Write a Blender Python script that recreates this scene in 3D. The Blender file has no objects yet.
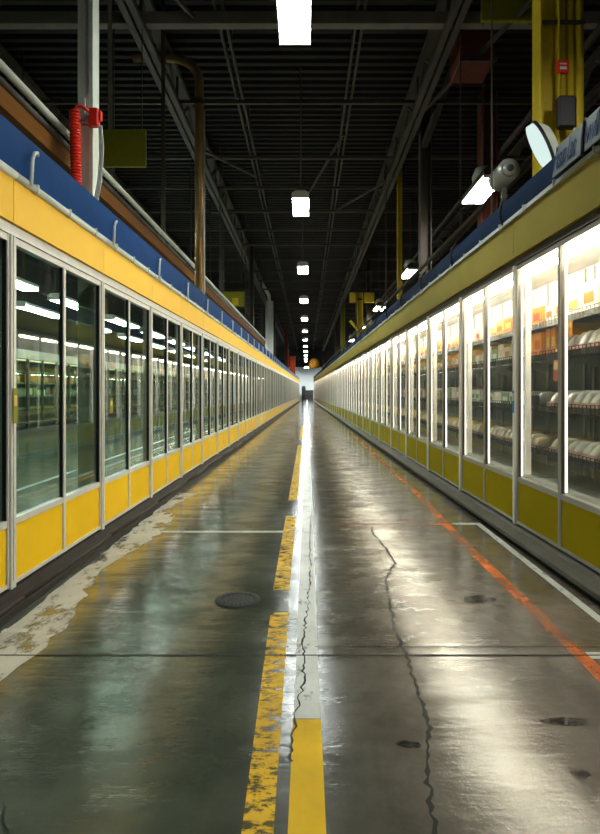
import bpy, math, random
from mathutils import Vector, Matrix
random.seed(7)
sc = bpy.context.scene
C = sc.collection
PI = math.pi
F = 580.0            # focal length in pixels of the 600x834 frame
H = 1.6              # camera height

# ------------------------------------------------------------------ mesh helper
class MB:
    """collects shapes, then links them as ONE mesh"""
    def __init__(s, flip=False):
        s.v = []; s.f = []; s.m = []; s.flip = flip; s.sm = []
    def add(s, vs, fs, mi=0, smooth=False):
        o = len(s.v)
        s.v += [((-x if s.flip else x), y, z) for x, y, z in vs]
        for f in fs:
            f = [o + i for i in f]
            s.f.append(f[::-1] if s.flip else f); s.m.append(mi); s.sm.append(smooth)
        return s
    def box(s, x0, x1, y0, y1, z0, z1, mi=0):
        return s.add([(x0,y0,z0),(x1,y0,z0),(x1,y1,z0),(x0,y1,z0),(x0,y0,z1),(x1,y0,z1),(x1,y1,z1),(x0,y1,z1)],
              [(0,3,2,1),(4,5,6,7),(0,1,5,4),(1,2,6,5),(2,3,7,6),(3,0,4,7)], mi)
    def bbox(s, x0, x1, y0, y1, z0, z1, b=.01, mi=0):
        """box with chamfered edges"""
        X=(x0,x1); Y=(y0,y1); Z=(z0,z1); vs=[]; ix={}
        for i in (0,1):
            for j in (0,1):
                for k in (0,1):
                    sx=b*(1-2*i); sy=b*(1-2*j); sz=b*(1-2*k)
                    for a,(dx,dy,dz) in enumerate(((0,sy,sz),(sx,0,sz),(sx,sy,0))):
                        ix[i,j,k,a]=len(vs); vs.append((X[i]+dx,Y[j]+dy,Z[k]+dz))
        fs=[]
        g=lambda *q:[ix[t] for t in q]
        fs+= [g((0,0,0,0),(0,0,1,0),(0,1,1,0),(0,1,0,0)), g((1,0,0,0),(1,1,0,0),(1,1,1,0),(1,0,1,0)),
              g((0,0,0,1),(1,0,0,1),(1,0,1,1),(0,0,1,1)), g((0,1,0,1),(0,1,1,1),(1,1,1,1),(1,1,0,1)),
              g((0,0,0,2),(0,1,0,2),(1,1,0,2),(1,0,0,2)), g((0,0,1,2),(1,0,1,2),(1,1,1,2),(0,1,1,2))]
        for i in (0,1):
            for j in (0,1): fs.append(g((i,j,0,0),(i,j,1,0),(i,j,1,1),(i,j,0,1)) if (i+j)%2 else g((i,j,0,1),(i,j,1,1),(i,j,1,0),(i,j,0,0)))
            for k in (0,1): fs.append(g((i,0,k,0),(i,1,k,0),(i,1,k,2),(i,0,k,2)) if (i+k)%2==0 else g((i,0,k,2),(i,1,k,2),(i,1,k,0),(i,0,k,0)))
        for j in (0,1):
            for k in (0,1): fs.append(g((0,j,k,1),(1,j,k,1),(1,j,k,2),(0,j,k,2)) if (j+k)%2 else g((0,j,k,2),(1,j,k,2),(1,j,k,1),(0,j,k,1)))
        for i in (0,1):
            for j in (0,1):
                for k in (0,1):
                    t=[(i,j,k,0),(i,j,k,1),(i,j,k,2)]
                    fs.append(g(*t) if (i+j+k)%2 else g(*t[::-1]))
        return s.add(vs, fs, mi)
    def prism(s, prof, y0, y1, mi=0, smooth=False):
        """closed profile of (x, z), counter-clockwise seen from -y, drawn along y"""
        n=len(prof)
        vs=[(x,y0,z) for x,z in prof]+[(x,y1,z) for x,z in prof]
        fs=[tuple(range(n)), tuple(range(2*n-1,n-1,-1))]
        fs+=[(i,i+n,(i+1)%n+n,(i+1)%n) for i in range(n)]
        return s.add(vs,fs,mi,smooth)
    def tube(s, pts, r, n=8, mi=0, smooth=True, cap=True):
        pts=[Vector(p) for p in pts]; vs=[]; fs=[]
        rr = r if isinstance(r,(list,tuple)) else [r]*len(pts)
        prev=None
        for i,p in enumerate(pts):
            d=(pts[min(i+1,len(pts)-1)]-pts[max(i-1,0)]).normalized()
            if prev is None:
                up=Vector((0,0,1)) if abs(d.z)<.9 else Vector((1,0,0))
                a=d.cross(up).normalized()
            else:
                a=(prev-d*prev.dot(d)).normalized()
            prev=a; b=d.cross(a)
            for k in range(n):
                t=2*PI*k/n
                vs.append(tuple(p+(a*math.cos(t)+b*math.sin(t))*rr[i]))
        for i in range(len(pts)-1):
            for k in range(n):
                fs.append((i*n+k,i*n+(k+1)%n,(i+1)*n+(k+1)%n,(i+1)*n+k))
        if cap:
            fs.append(tuple(range(n-1,-1,-1))); fs.append(tuple((len(pts)-1)*n+k for k in range(n)))
        return s.add(vs,fs,mi,smooth)
    def bar(s, a, b, w, h=None, mi=0):
        """rectangular bar from a to b"""
        h=h or w; a=Vector(a); b=Vector(b); d=(b-a).normalized()
        up=Vector((0,0,1)) if abs(d.z)<.95 else Vector((0,1,0))
        x=d.cross(up).normalized()*w/2; y=x.cross(d).normalized()*h/2
        vs=[tuple(p+i*x+j*y) for p in (a,b) for i,j in ((-1,-1),(1,-1),(1,1),(-1,1))]
        return s.add(vs,[(0,1,2,3),(7,6,5,4),(0,4,5,1),(1,5,6,2),(2,6,7,3),(3,7,4,0)],mi)
    def lathe(s, prof, n=24, c=(0,0,0), mi=0, smooth=True):
        vs=[]; fs=[]
        for r,z in prof:
            for k in range(n):
                t=2*PI*k/n; vs.append((c[0]+r*math.cos(t),c[1]+r*math.sin(t),c[2]+z))
        for i in range(len(prof)-1):
            for k in range(n): fs.append((i*n+k,i*n+(k+1)%n,(i+1)*n+(k+1)%n,(i+1)*n+k))
        return s.add(vs,fs,mi,smooth)
    def mesh(s, name, mats):
        me=bpy.data.meshes.new(name); me.from_pydata(s.v,[],s.f)
        for m in (mats if isinstance(mats,(list,tuple)) else [mats]): me.materials.append(m)
        me.polygons.foreach_set('material_index', s.m); me.polygons.foreach_set('use_smooth', s.sm)
        me.update()
        return me
    def build(s, name, mats, parent=None):
        return inst(name, s.mesh(name, mats), parent)

def inst(name, me, parent=None):
    o=bpy.data.objects.new(name, me); C.objects.link(o)
    if parent: o.parent=parent
    return o
def tag(o, label=None, cat=None, group=None, kind=None):
    if label: o['label']=label
    if cat: o['category']=cat
    if group: o['group']=group
    if kind: o['kind']=kind
    return o
def thing(name, label, cat, loc=(0,0,0), rz=0, group=None):
    o=bpy.data.objects.new(name,None); C.objects.link(o); o.location=loc; o.rotation_euler=(0,0,rz)
    o.empty_display_size=.1
    return tag(o,label,cat,group)
def copy_thing(root, loc, rz=None, label=None, group=None):
    r=root.copy(); C.objects.link(r); r.location=loc
    if rz is not None: r.rotation_euler=(0,0,rz)
    if label: r['label']=label
    if group: r['group']=group
    for ch in list(root.children):
        c=ch.copy(); C.objects.link(c); c.parent=r
        for g in list(ch.children):
            d=g.copy(); C.objects.link(d); d.parent=c
    return r

# ------------------------------------------------------------------ materials
def base(name):
    m=bpy.data.materials.new(name); m.use_nodes=True
    nt=m.node_tree; nt.nodes.clear()
    out=nt.nodes.new('ShaderNodeOutputMaterial')
    return m, nt, out
def N(nt, t, **kw):
    n=nt.nodes.new(t)
    for k,v in kw.items():
        if k in n.inputs: n.inputs[k].default_value=v
        else: setattr(n,k,v)
    return n
def c4(c): return (c[0],c[1],c[2],1)
def ramp(nt, src, stops):
    r=nt.nodes.new('ShaderNodeValToRGB'); nt.links.new(src,r.inputs[0])
    el=r.color_ramp.elements
    while len(el)<len(stops): el.new(.5)
    for e,(p,c) in zip(el,stops):
        e.position=p; e.color=c4(c) if hasattr(c,'__len__') else (c,c,c,1)
    return r.outputs[0]
def noise(nt, scale, detail=4, rough=.55, stretch=None, coord='Object'):
    tc=nt.nodes.new('ShaderNodeTexCoord'); mp=nt.nodes.new('ShaderNodeMapping')
    if stretch: mp.inputs['Scale'].default_value=stretch
    nt.links.new(tc.outputs[coord],mp.inputs[0])
    n=N(nt,'ShaderNodeTexNoise',Scale=scale,Detail=detail,Roughness=rough)
    nt.links.new(mp.outputs[0],n.inputs['Vector'])
    return n.outputs['Fac']
def paint(name, col, rough=.45, metal=0, var=.12, scale=6, bump=0, stretch=None, spec=.25):
    m,nt,out=base(name)
    p=N(nt,'ShaderNodeBsdfPrincipled',Roughness=rough,Metallic=metal)
    p.inputs['Specular IOR Level'].default_value=spec
    n=noise(nt,scale,5,.6,stretch)
    cr=ramp(nt,n,[(.25,[c*(1-var) for c in col]),(.75,[min(1,c*(1+var)) for c in col])])
    nt.links.new(cr,p.inputs['Base Color'])
    if bump:
        b=N(nt,'ShaderNodeBump',Strength=bump,Distance=.01); nt.links.new(n,b.inputs['Height']); nt.links.new(b.outputs[0],p.inputs['Normal'])
    nt.links.new(p.outputs[0],out.inputs[0]); return m
def emit(name, col, s):
    m,nt,out=base(name); e=N(nt,'ShaderNodeEmission',Color=c4(col),Strength=s); nt.links.new(e.outputs[0],out.inputs[0]); return m
def glass(name, tint, ior=1.5, boost=1.0, haze=0.0):
    m,nt,out=base(name)
    t=N(nt,'ShaderNodeBsdfTransparent',Color=c4(tint)); g=N(nt,'ShaderNodeBsdfGlossy',Roughness=.015,Color=(1,1,1,1))
    f=N(nt,'ShaderNodeLayerWeight',Blend=.5)          # same from both sides: Schlick's curve for a pane
    pw=N(nt,'ShaderNodeMath',operation='POWER'); pw.inputs[1].default_value=5.5; nt.links.new(f.outputs['Facing'],pw.inputs[0])
    mu=N(nt,'ShaderNodeMath',operation='MULTIPLY_ADD',use_clamp=True); mu.inputs[1].default_value=.85*boost; mu.inputs[2].default_value=.022*boost
    nt.links.new(pw.outputs[0],mu.inputs[0])
    mx=N(nt,'ShaderNodeMixShader'); nt.links.new(mu.outputs[0],mx.inputs[0]); nt.links.new(t.outputs[0],mx.inputs[1]); nt.links.new(g.outputs[0],mx.inputs[2])
    last=mx
    if haze:
        d=N(nt,'ShaderNodeBsdfDiffuse',Color=(.8,.8,.78,1)); n=noise(nt,3,5,.7,(1,1,.5))
        h=N(nt,'ShaderNodeMath',operation='MULTIPLY'); h.inputs[1].default_value=haze; nt.links.new(n,h.inputs[0])
        m2=N(nt,'ShaderNodeMixShader'); nt.links.new(h.outputs[0],m2.inputs[0]); nt.links.new(mx.outputs[0],m2.inputs[1]); nt.links.new(d.outputs[0],m2.inputs[2]); last=m2
    nt.links.new(last.outputs[0],out.inputs[0]); return m
def worn(name, col, lo, hi, scale=5, stretch=(1,1,1), rough=.3, edge=None):
    """worn road paint: flakes off where the noise is low"""
    m,nt,out=base(name)
    p=N(nt,'ShaderNodeBsdfPrincipled',Roughness=rough); p.inputs['Specular IOR Level'].default_value=.3
    n2=noise(nt,3,4,.6)
    nt.links.new(ramp(nt,n2,[(.3,[c*.72 for c in col]),(.7,col)]),p.inputs['Base Color'])
    t=N(nt,'ShaderNodeBsdfTransparent'); mx=N(nt,'ShaderNodeMixShader')
    n=noise(nt,scale,8,.72,stretch)
    f=ramp(nt,n,[(lo,0.0),(hi,1.0)])
    nt.links.new(f,mx.inputs[0]); nt.links.new(t.outputs[0],mx.inputs[1]); nt.links.new(p.outputs[0],mx.inputs[2])
    nt.links.new(mx.outputs[0],out.inputs[0]); return m
def floor_mat():
    m,nt,out=base('wet_concrete')
    p=N(nt,'ShaderNodeBsdfPrincipled'); L=nt.links.new
    big=noise(nt,.55,6,.6,(1,.45,1)); mid=noise(nt,2.2,8,.65,(1,.8,1)); fine=noise(nt,38,6,.7)
    streak=noise(nt,1.6,6,.6,(.35,2.6,1))
    # cool grey-green on one half of the aisle, warm grey on the other: green and warm lamp tints put into the colour
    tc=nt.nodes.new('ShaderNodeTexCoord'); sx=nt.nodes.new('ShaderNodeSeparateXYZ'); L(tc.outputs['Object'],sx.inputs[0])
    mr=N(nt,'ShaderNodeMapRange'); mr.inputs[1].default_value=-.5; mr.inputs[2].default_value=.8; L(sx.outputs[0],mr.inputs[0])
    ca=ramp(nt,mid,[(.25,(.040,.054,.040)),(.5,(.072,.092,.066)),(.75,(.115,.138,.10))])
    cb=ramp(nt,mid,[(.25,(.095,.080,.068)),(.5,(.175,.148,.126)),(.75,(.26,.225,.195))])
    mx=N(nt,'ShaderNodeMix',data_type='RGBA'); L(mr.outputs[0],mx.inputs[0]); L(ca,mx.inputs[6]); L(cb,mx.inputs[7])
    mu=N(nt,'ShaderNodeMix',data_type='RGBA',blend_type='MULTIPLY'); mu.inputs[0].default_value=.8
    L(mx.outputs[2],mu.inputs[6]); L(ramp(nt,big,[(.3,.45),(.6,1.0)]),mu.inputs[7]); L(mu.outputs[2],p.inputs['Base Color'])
    # wetness: low roughness in the puddled areas
    ad=N(nt,'ShaderNodeMath',operation='ADD'); L(big,ad.inputs[0]); L(streak,ad.inputs[1])
    rr=ramp(nt,ad.outputs[0],[(.40,.09),(.5,.14),(.62,.22)])
    # ramp input runs 0..2, halve it
    ha=N(nt,'ShaderNodeMath',operation='MULTIPLY'); ha.inputs[1].default_value=.5; L(ad.outputs[0],ha.inputs[0])
    rr.node.inputs[0].links and nt.links.remove(rr.node.inputs[0].links[0]); L(ha.outputs[0],rr.node.inputs[0])
    L(rr,p.inputs['Roughness'])
    film=noise(nt,2.4,9,.7,(.8,1.5,1)); L(ramp(nt,film,[(.42,0.0),(.56,1.0)]),p.inputs['Coat Weight'])   # patches of standing film of water
    p.inputs['Coat Roughness'].default_value=.035; p.inputs['Coat IOR'].default_value=1.4
    b1=N(nt,'ShaderNodeBump',Strength=.10,Distance=.01); L(fine,b1.inputs['Height'])
    b2=N(nt,'ShaderNodeBump',Strength=.25,Distance=.02); L(streak,b2.inputs['Height']); L(b1.outputs[0],b2.inputs['Normal'])
    b3=N(nt,'ShaderNodeBump',Strength=.12,Distance=.01); L(noise(nt,11,4,.6,(1,1.6,1)),b3.inputs['Height']); L(b2.outputs[0],b3.inputs['Normal'])
    L(b3.outputs[0],p.inputs['Normal']); L(b3.outputs[0],p.inputs['Coat Normal'])
    p.inputs['Specular IOR Level'].default_value=.75
    L(p.outputs[0],out.inputs[0]); return m

M={}
M['floor']=floor_mat()
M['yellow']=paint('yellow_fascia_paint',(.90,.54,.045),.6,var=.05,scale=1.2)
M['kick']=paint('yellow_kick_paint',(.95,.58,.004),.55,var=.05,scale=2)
M['kick_r']=paint('shaded_kick_paint',(.36,.285,.003),.6,spec=.04,var=.08,scale=2)  # yellow kick paint darkened to carry the weaker light on this row
M['fascia_r']=paint('shaded_fascia_paint',(.36,.295,.050),.6,spec=.06,var=.08,scale=1.5)  # dimmer light on this row put into the fascia yellow
M['alu']=paint('pale_aluminium',(.70,.69,.64),.42,.15,var=.06,scale=8)
M['alu_w']=paint('white_door_frame',(.86,.84,.78),.45,0,var=.05,scale=8)
M['alu_m']=paint('shaded_door_frame',(.40,.385,.34),.45,0,var=.05,scale=8)  # darker copy of the frame colour, for doors in weak light
M['alu_dark']=paint('brown_anodised_frame',(.13,.11,.09),.4,.2,var=.1,scale=8)
M['gasket']=paint('black_gasket',(.012,.014,.013),.5)
M['kerb']=paint('brown_kerb_rubber',(.026,.020,.017),.55,var=.25,scale=5,bump=.2)
M['kerb_r']=paint('grey_kerb_metal',(.085,.080,.068),.5,var=.25,scale=5,bump=.2)
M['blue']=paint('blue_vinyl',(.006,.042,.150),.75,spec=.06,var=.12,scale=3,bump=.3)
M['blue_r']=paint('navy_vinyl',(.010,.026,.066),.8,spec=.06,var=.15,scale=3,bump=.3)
M['rail']=paint('grey_white_rail',(.55,.60,.58),.4,var=.1,scale=10)
M['glass']=glass('dark_side_glass',(.80,.90,.84),1.5,1.35)
M['glass_r']=glass('case_glass',(.95,.97,.95),1.45,.45,.07)
M['white_in']=paint('white_liner',(.38,.39,.385),.5,var=.04,scale=2)
M['grey_in']=paint('grey_liner',(.17,.175,.155),.5,var=.15,scale=3)
M['shelf']=paint('grey_shelf_steel',(.33,.33,.30),.35,.4,var=.1)
M['wire']=paint('chrome_wire',(.65,.65,.62),.25,.8,var=.05)
M['dark']=paint('dark_steel',(.035,.032,.028),.55,var=.2)
M['deck']=paint('dark_roof_deck',(.014,.0115,.009),.6,var=.25,scale=.8)
M['steel']=paint('grey_roof_steel',(.070,.059,.043),.5,.1,var=.2,scale=2)
M['girder']=paint('pale_girder_paint',(.19,.175,.145),.6,var=.2,scale=2)
M['col']=paint('grey_green_column_paint',(.60,.65,.56),.45,var=.12,scale=3)
M['bronze']=paint('bronze_pipe',(.34,.22,.09),.35,.6,var=.25,scale=4)
M['brown']=paint('brown_rail_timber',(.15,.062,.012),.7,spec=.04,var=.25,scale=3,stretch=(4,.3,4))
M['olive']=paint('olive_panel',(.26,.25,.015),.5,var=.12)
M['colyel']=paint('yellow_column_paint',(.56,.42,.022),.55,var=.15,scale=3)
M['red']=paint('red_plastic',(.75,.035,.015),.35,var=.1)
M['redcol']=paint('red_column_paint',(.62,.075,.02),.5,var=.15)
M['maroon']=paint('rust_brown_paint',(.13,.035,.02),.6,var=.25)
M['orange']=paint('orange_shade',(.70,.30,.03),.5,var=.15)
M['white']=paint('white_plastic',(.75,.75,.72),.4,var=.05)
M['greywall']=paint('dark_wall',(.035,.037,.035),.7,var=.2,scale=.7)
M['endwall']=paint('pale_end_wall',(.74,.78,.78),.6,var=.08,scale=.4)
M['black']=paint('black_plastic',(.012,.012,.013),.45)
M['signgrey']=paint('pale_sign_face',(.24,.29,.33),.5,var=.12,scale=6)
M['navy']=paint('navy_lettering',(.025,.06,.17),.5)
M['lens_c']=emit('aisle_lamp_glow',(.93,1,.95),25)
M['lens_s']=emit('side_lamp_glow',(1,.97,.88),26)
M['lens_f']=emit('flood_lamp_glow',(.80,1,.95),.36)
M['lens_e']=emit('end_lamp_glow',(.92,1,1),420)
M['lens_l']=emit('strip_lamp_glow',(.88,1,.93),20)
M['lens_h']=emit('neighbour_lamp_glow',(.85,1,.88),30)
M['tube']=emit('case_tube_glow',(1,.90,.71),52)
M['vstrip']=emit('added_edge_glow',(1,.93,.80),.85)  # added glow, stands in for light caught on the door edges
M['backglow']=emit('far_case_strip_glow',(1,.80,.45),.9)
M['lwhite']=worn('worn_white_paint',(.62,.66,.62),.30,.44,9,(1,.6,1))
M['lscuff']=worn('scuffed_white_paint',(.55,.56,.50),.40,.50,3.2,(1.3,.7,1))
M['lyellow']=worn('worn_yellow_paint',(.85,.52,.006),.41,.53,13,(.8,1.5,1),.5)
M['lyellow2']=worn('bright_yellow_paint',(.92,.58,.004),.20,.34,7,(1,1,1),.6)
M['lorange']=worn('worn_orange_paint',(.88,.20,.025),.40,.68,1.7,(1,.8,1),.45)
M['lteal']=worn('pale_teal_paint',(.45,.62,.60),.2,.4,6)
M['wet']=worn('standing_water',(.040,.035,.029),.38,.62,6,(1,1,1),.03)
M['crack']=paint('dark_crack',(.012,.012,.010),.6)
PROD={k:paint('pack_'+k,c,.45,var=.1,scale=9) for k,c in dict(white=(.78,.76,.70),cream=(.72,.62,.45),orange=(.75,.24,.05),
   yellow=(.78,.52,.14),teal=(.10,.46,.40),green=(.14,.30,.12),pink=(.62,.34,.26),tan=(.42,.27,.15),brown=(.20,.10,.06),blue=(.04,.28,.60),red=(.60,.09,.05)).items()}

# ------------------------------------------------------------------ room shell
END=107.0
floor=tag(MB().box(-14,14,-4,END+.3,-.2,0).build('floor',M['floor']),kind='structure')
d=MB(); y=-4.0; p=.34; prof=[]
while y<END+.3:
    prof+=[(y,10.1),(y+.12,10.1),(y+.16,10.0),(y+.30,10.0)]; y+=p
vs=[]; fs=[]
for yy,z in prof: vs+=[(-14,yy,z),(14,yy,z)]
for i in range(len(prof)-1): fs.append((2*i,2*i+1,2*i+3,2*i+2))
d.add(vs,fs); d.box(-14,14,-4,END+.3,10.12,10.25)
tag(d.build('ceiling',M['deck']),kind='structure')
tag(MB().box(-14.3,-14,-4,END+.3,-.2,10.2).build('wall_left',M['greywall']),kind='structure')
tag(MB().box(14,14.3,-4,END+.3,-.2,10.2).build('wall_right',M['greywall']),kind='structure')
tag(MB().box(-14.3,14.3,-4.3,-4,-.2,10.2).build('wall_back',M['greywall']),kind='structure')
w=MB().box(-14.3,14.3,END,END+.3,-.2,6.0,0).box(-14.3,14.3,END,END+.3,6.0,7.3,1).box(-14.3,14.3,END,END+.3,7.3,10.2,2)
tag(w.build('wall_end',[M['endwall'],M['black'],M['greywall']]),kind='structure')
dr=tag(MB().box(-.95,1.15,END-.09,END-.01,0,1.75).build('door_1',M['dark']),kind='structure')
MB().box(-.05,.03,END-.13,END-.09,.05,1.7).build('door_seam',M['black'],dr)
MB().box(.75,.9,END-.14,END-.09,.95,1.05).build('door_handle',M['wire'],dr)
wd=thing('litter_bin','tall narrow black bin standing before the pale end wall','bin',(-.6,END-2.2,0))
MB().lathe([(0,0),(.30,0),(.36,.15),(.38,1.9),(.36,2.0),(0,2.0)],16).build('body',M['black'],wd)
MB().lathe([(.36,2.0),(.40,2.02),(.34,2.3),(.18,2.5),(0,2.52)],16).build('lid',M['dark'],wd)

# ---- paint, joints and cracks on the floor (parts of the floor)
def strip(name, pts, mat, z=.002, lab=None):
    """pts: list of (x_left, x_right, y)"""
    b=MB(); vs=[]; 
    for a,c,yy in pts: vs+=[(a,yy,z),(c,yy,z)]
    b.add(vs,[(2*i,2*i+1,2*i+3,2*i+2) for i in range(len(pts)-1)])
    o=b.build(name,mat,floor)
    if lab: o['label']=lab
    return o
strip('painted_line',[(-.065,.065,2.83),(-.065,.065,END-1)],M['lwhite'],lab='white centre line')
strip('painted_line',[(-.07,.07,1.9),(-.068,.068,2.825)],M['lyellow2'],lab='solid yellow stretch of the centre line')
for y0,y1 in ((4.66,7.4),(8.5,17.2),(19,26)):
    strip('painted_dash',[(-.272,-.140,y0),(-.272,-.140,y1)],M['lyellow'],.0022,'worn yellow dash')
strip('painted_dash',[(-.235,-.12,1.9),(-.262,-.132,4.18)],M['lyellow'],.0022,'long badly worn yellow dash nearest the camera')
strip('painted_line',[(-1.80,-.27,6.55),(-1.80,-.27,6.63)],M['lwhite'],.0024,'thin white cross line')
strip('painted_line',[(.40,2.06,6.93),(.40,2.06,7.03)],M['lorange'],.0024,'faded orange cross line')
strip('painted_line',[(1.75,2.09,6.93),(1.75,2.09,7.03)],M['lwhite'],.0027,'short white end of the cross line')
strip('painted_line',[(2.01,2.075,2.6),(2.03,2.095,7.03)],M['lwhite'],.002,'white edge line beside the lit cases')
strip('painted_line',[(1.60,1.71,2.6),(1.61,1.70,3.55),(1.60,1.70,6),(1.67,1.76,9),(1.66,1.75,14),(1.56,1.66,22)],M['lorange'],.002,'worn orange line')
strip('painted_line',[(1.70,1.95,3.46),(1.70,1.95,3.55)],M['lwhite'],.0027,'short white mark')
rs=random.Random(3); pts=[]
yy=2.2
while yy<9.2:
    wob=.09*math.sin(yy*2.1)+.05*rs.uniform(-1,1)
    pts.append((-2.03+.03*rs.random(),-1.74+wob,yy)); yy+=.13
strip('painted_line',pts,M['lscuff'],.002,'scuffed wide white line beside the dark cases')
strip('painted_line',[(-2.03,-1.86,3.84),(-2.03,-1.86,3.90)],M['lwhite'],.0027,'short white tick')
strip('painted_line',[(-4.72,-4.62,2),(-4.72,-4.62,70)],M['lteal'],.002,'pale line on the floor behind the dark cases')
strip('expansion_joint',[(-2.1,2.15,3.50),(-2.1,2.15,3.515)],M['crack'],.003)
strip('expansion_joint',[(.05,2.15,3.62),(.05,2.15,3.628)],M['crack'],.003)
for k in range(8): strip('expansion_joint',[(-2,2.1,12+7*k),(-2,2.1,12.03+7*k)],M['crack'],.003)
def crack(keys, w, seed):
    r=random.Random(seed); out=[]
    for (xa,ya),(xb,yb) in zip(keys,keys[1:]):
        n=max(3,int(abs(yb-ya)/.035))
        for i in range(n):
            t=i/n; ww=w*r.uniform(.25,1.25)
            x=xa+(xb-xa)*t+r.uniform(-.012,.012)
            out.append((x-ww/2,x+ww/2,ya+(yb-ya)*t))
    strip('floor_crack',out,M['crack'],.0032)
crack([(.46,2.05),(.50,2.4),(.58,2.75),(.59,3.1),(.60,3.5),(.585,3.9),(.63,4.4),(.66,4.9),(.82,5.4),(.80,5.9),(.74,6.5),(.77,6.9)],.022,1)
crack([(-.075,2.5),(-.06,2.8),(-.02,3.2),(-.025,3.7),(.0,4.2),(.03,5.0),(.03,6.2),(.05,7.5)],.012,2)
crack([(-.98,1.95),(-1.12,2.15),(-1.2,2.3)],.008,5); crack([(-1.03,1.95),(-1.2,2.2)],.007,6)
rw=random.Random(21)
def wet(cx,cy,rx,ry,lab):
    n=26; b=MB(); ph=rw.uniform(0,6); vs=[(cx,cy,.0042)]
    for q in range(n):
        t=2*PI*q/n; k=1+.16*math.sin(2*t+ph)+.08*math.sin(5*t+2*ph)+rw.uniform(-.03,.03)
        vs.append((cx+rx*k*math.cos(t),cy+ry*k*math.sin(t),.0042))
    b.add(vs,[(0,q+1,(q+1)%n+1) for q in range(n)]); o=b.build('wet_patch',M['wet'],floor); o['label']=lab
wet(1.32,4.45,.11,.10,'small puddle'); wet(1.30,2.80,.15,.04,'dark wet stain'); wet(.46,2.62,.05,.03,'little puddle'); wet(1.14,2.42,.05,.025,'little puddle')
# drain
dn=thing('floor_drain','round metal drain cover in a wet ring, between scuffed line and yellow dashes','drain',(-.53,4.44,0))
MB().lathe([(.175,.001),(.172,.006),(.125,.007),(.12,.004)],32).build('drain_ring',M['crack'],dn)
g=MB(); g.lathe([(.12,.003),(0.0,.003)],32)
for k in range(-3,4):
    hw=math.sqrt(max(.0,.115**2-(k*.032)**2)); g.box(k*.032-.009,k*.032+.009,-hw,hw,.003,.008)
g.build('drain_grate',M['gasket'],dn)

# ------------------------------------------------------------------ the two rows of glass-door cases
PL, PR = 1.83, 2.13
AL, AR = -2.25, 2.38
KL, KR = 7/F, -8.5/F
RL, RR = -math.atan(KL), -math.atan(KR)
YL0, YR0 = 2.43, 2.04
def at_left(y): return (AL+KL*y, y, 0)
def at_right(y): return (AR+KR*y, y, 0)
ORD=['nearest','second','third','fourth','fifth','sixth','seventh','eighth','ninth','tenth','eleventh','twelfth','thirteenth','fourteenth','fifteenth','sixteenth']

def frame_door(flip, y0, y1, z0, z1, zk, bar_):
    """aluminium door frame with a rail above the kick plate"""
    b=MB(flip); t=bar_
    b.box(-.028,.012,y0,y0+t,z0,z1).box(-.028,.012,y1-t,y1,z0,z1)
    b.box(-.05,.010,y0+t,y1-t,z1-.05,z1).box(-.05,.010,y0+t,y1-t,zk,zk+.05).box(-.05,.010,y0+t,y1-t,z0,z0+.03)
    return b
def gasket(flip,y0,y1,z0,z1,t,g=.010):
    b=MB(flip)
    b.box(-.024,.003,y0+t,y0+t+g,z0,z1).box(-.024,.003,y1-t-g,y1-t,z0,z1)
    return b
def parts_left():
    P=PL; f=False; L=[]
    # (name, MB, material, parent part)
    b=MB(f); b.prism([(-.38,0),(.13,0),(.13,.055),(.10,.07),(.05,.085),(.03,.14),(-.38,.14)],0,P); b.tube([(.118,0,.085),(.118,P,.085)],.012,6)
    L.append(('plinth',b,'kerb',None))
    b=MB(f).box(-.09,.028,.0,.07,.14,2.755).box(.028,.034,.023,.047,.2,2.75)
    for z in (.55,.75,.95,1.15): b.box(.028,.036,.027,.043,z,z+.03)
    L.append(('post',b,'alu',None))
    h=P/2
    for k,(a,c) in enumerate(((.072,h+.033),(h+.037,P-.002))):
        L.append(('door',frame_door(f,a,c,.155,2.75,.60,.02),'alu',None))
        L.append(('glass_pane',MB(f).box(-.020,-.014,a+.03,c-.03,.65,2.70),'glass','door'))
        L.append(('kick_panel',MB(f).box(-.03,.003,a+.03,c-.03,.185,.60),'kick','door'))
        L.append(('gasket',gasket(f,a,c,.65,2.70,.02),'gasket','door'))
    b=MB(f).box(-.09,.02,0,P,2.755,2.83); L.append(('header_rail',b,'alu',None))
    b=MB(f).box(-.06,.045,.004,P-.004,2.835,3.16); L.append(('fascia',b,'yellow',None))
    b=MB(f); b.tube([(.05,0,3.185),(.05,P,3.185)],.032,8)
    for k in range(3): b.bbox(.03,.088,P*(k+.5)/3-.012,P*(k+.5)/3+.012,3.145,3.222,.006)
    L.append(('trim_rail',b,'rail',None))
    b=MB(f); n=10; pr=[]
    for i in range(n+1):
        t=i/n; pr.append((.055+.02*math.sin(PI*t)-.05*t, 3.20+.385*t))
    pr+=[(-.03,3.585),(-.03,3.20)]
    b.prism(pr,0,P); L.append(('valance',b,'blue',None))
    b=MB(f); b.tube([(.085,.18,3.17),(.092,.18,3.28),(.092,.19,3.38),(.088,.23,3.44),(.075,.30,3.47),(.05,.36,3.475)],.014,8)
    L.append(('strap_hook',b,'rail',None))
    b=MB(f).box(-.38,.0,0,P,3.13,3.20); L.append(('roof_panel',b,'dark',None))
    return L
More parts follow.
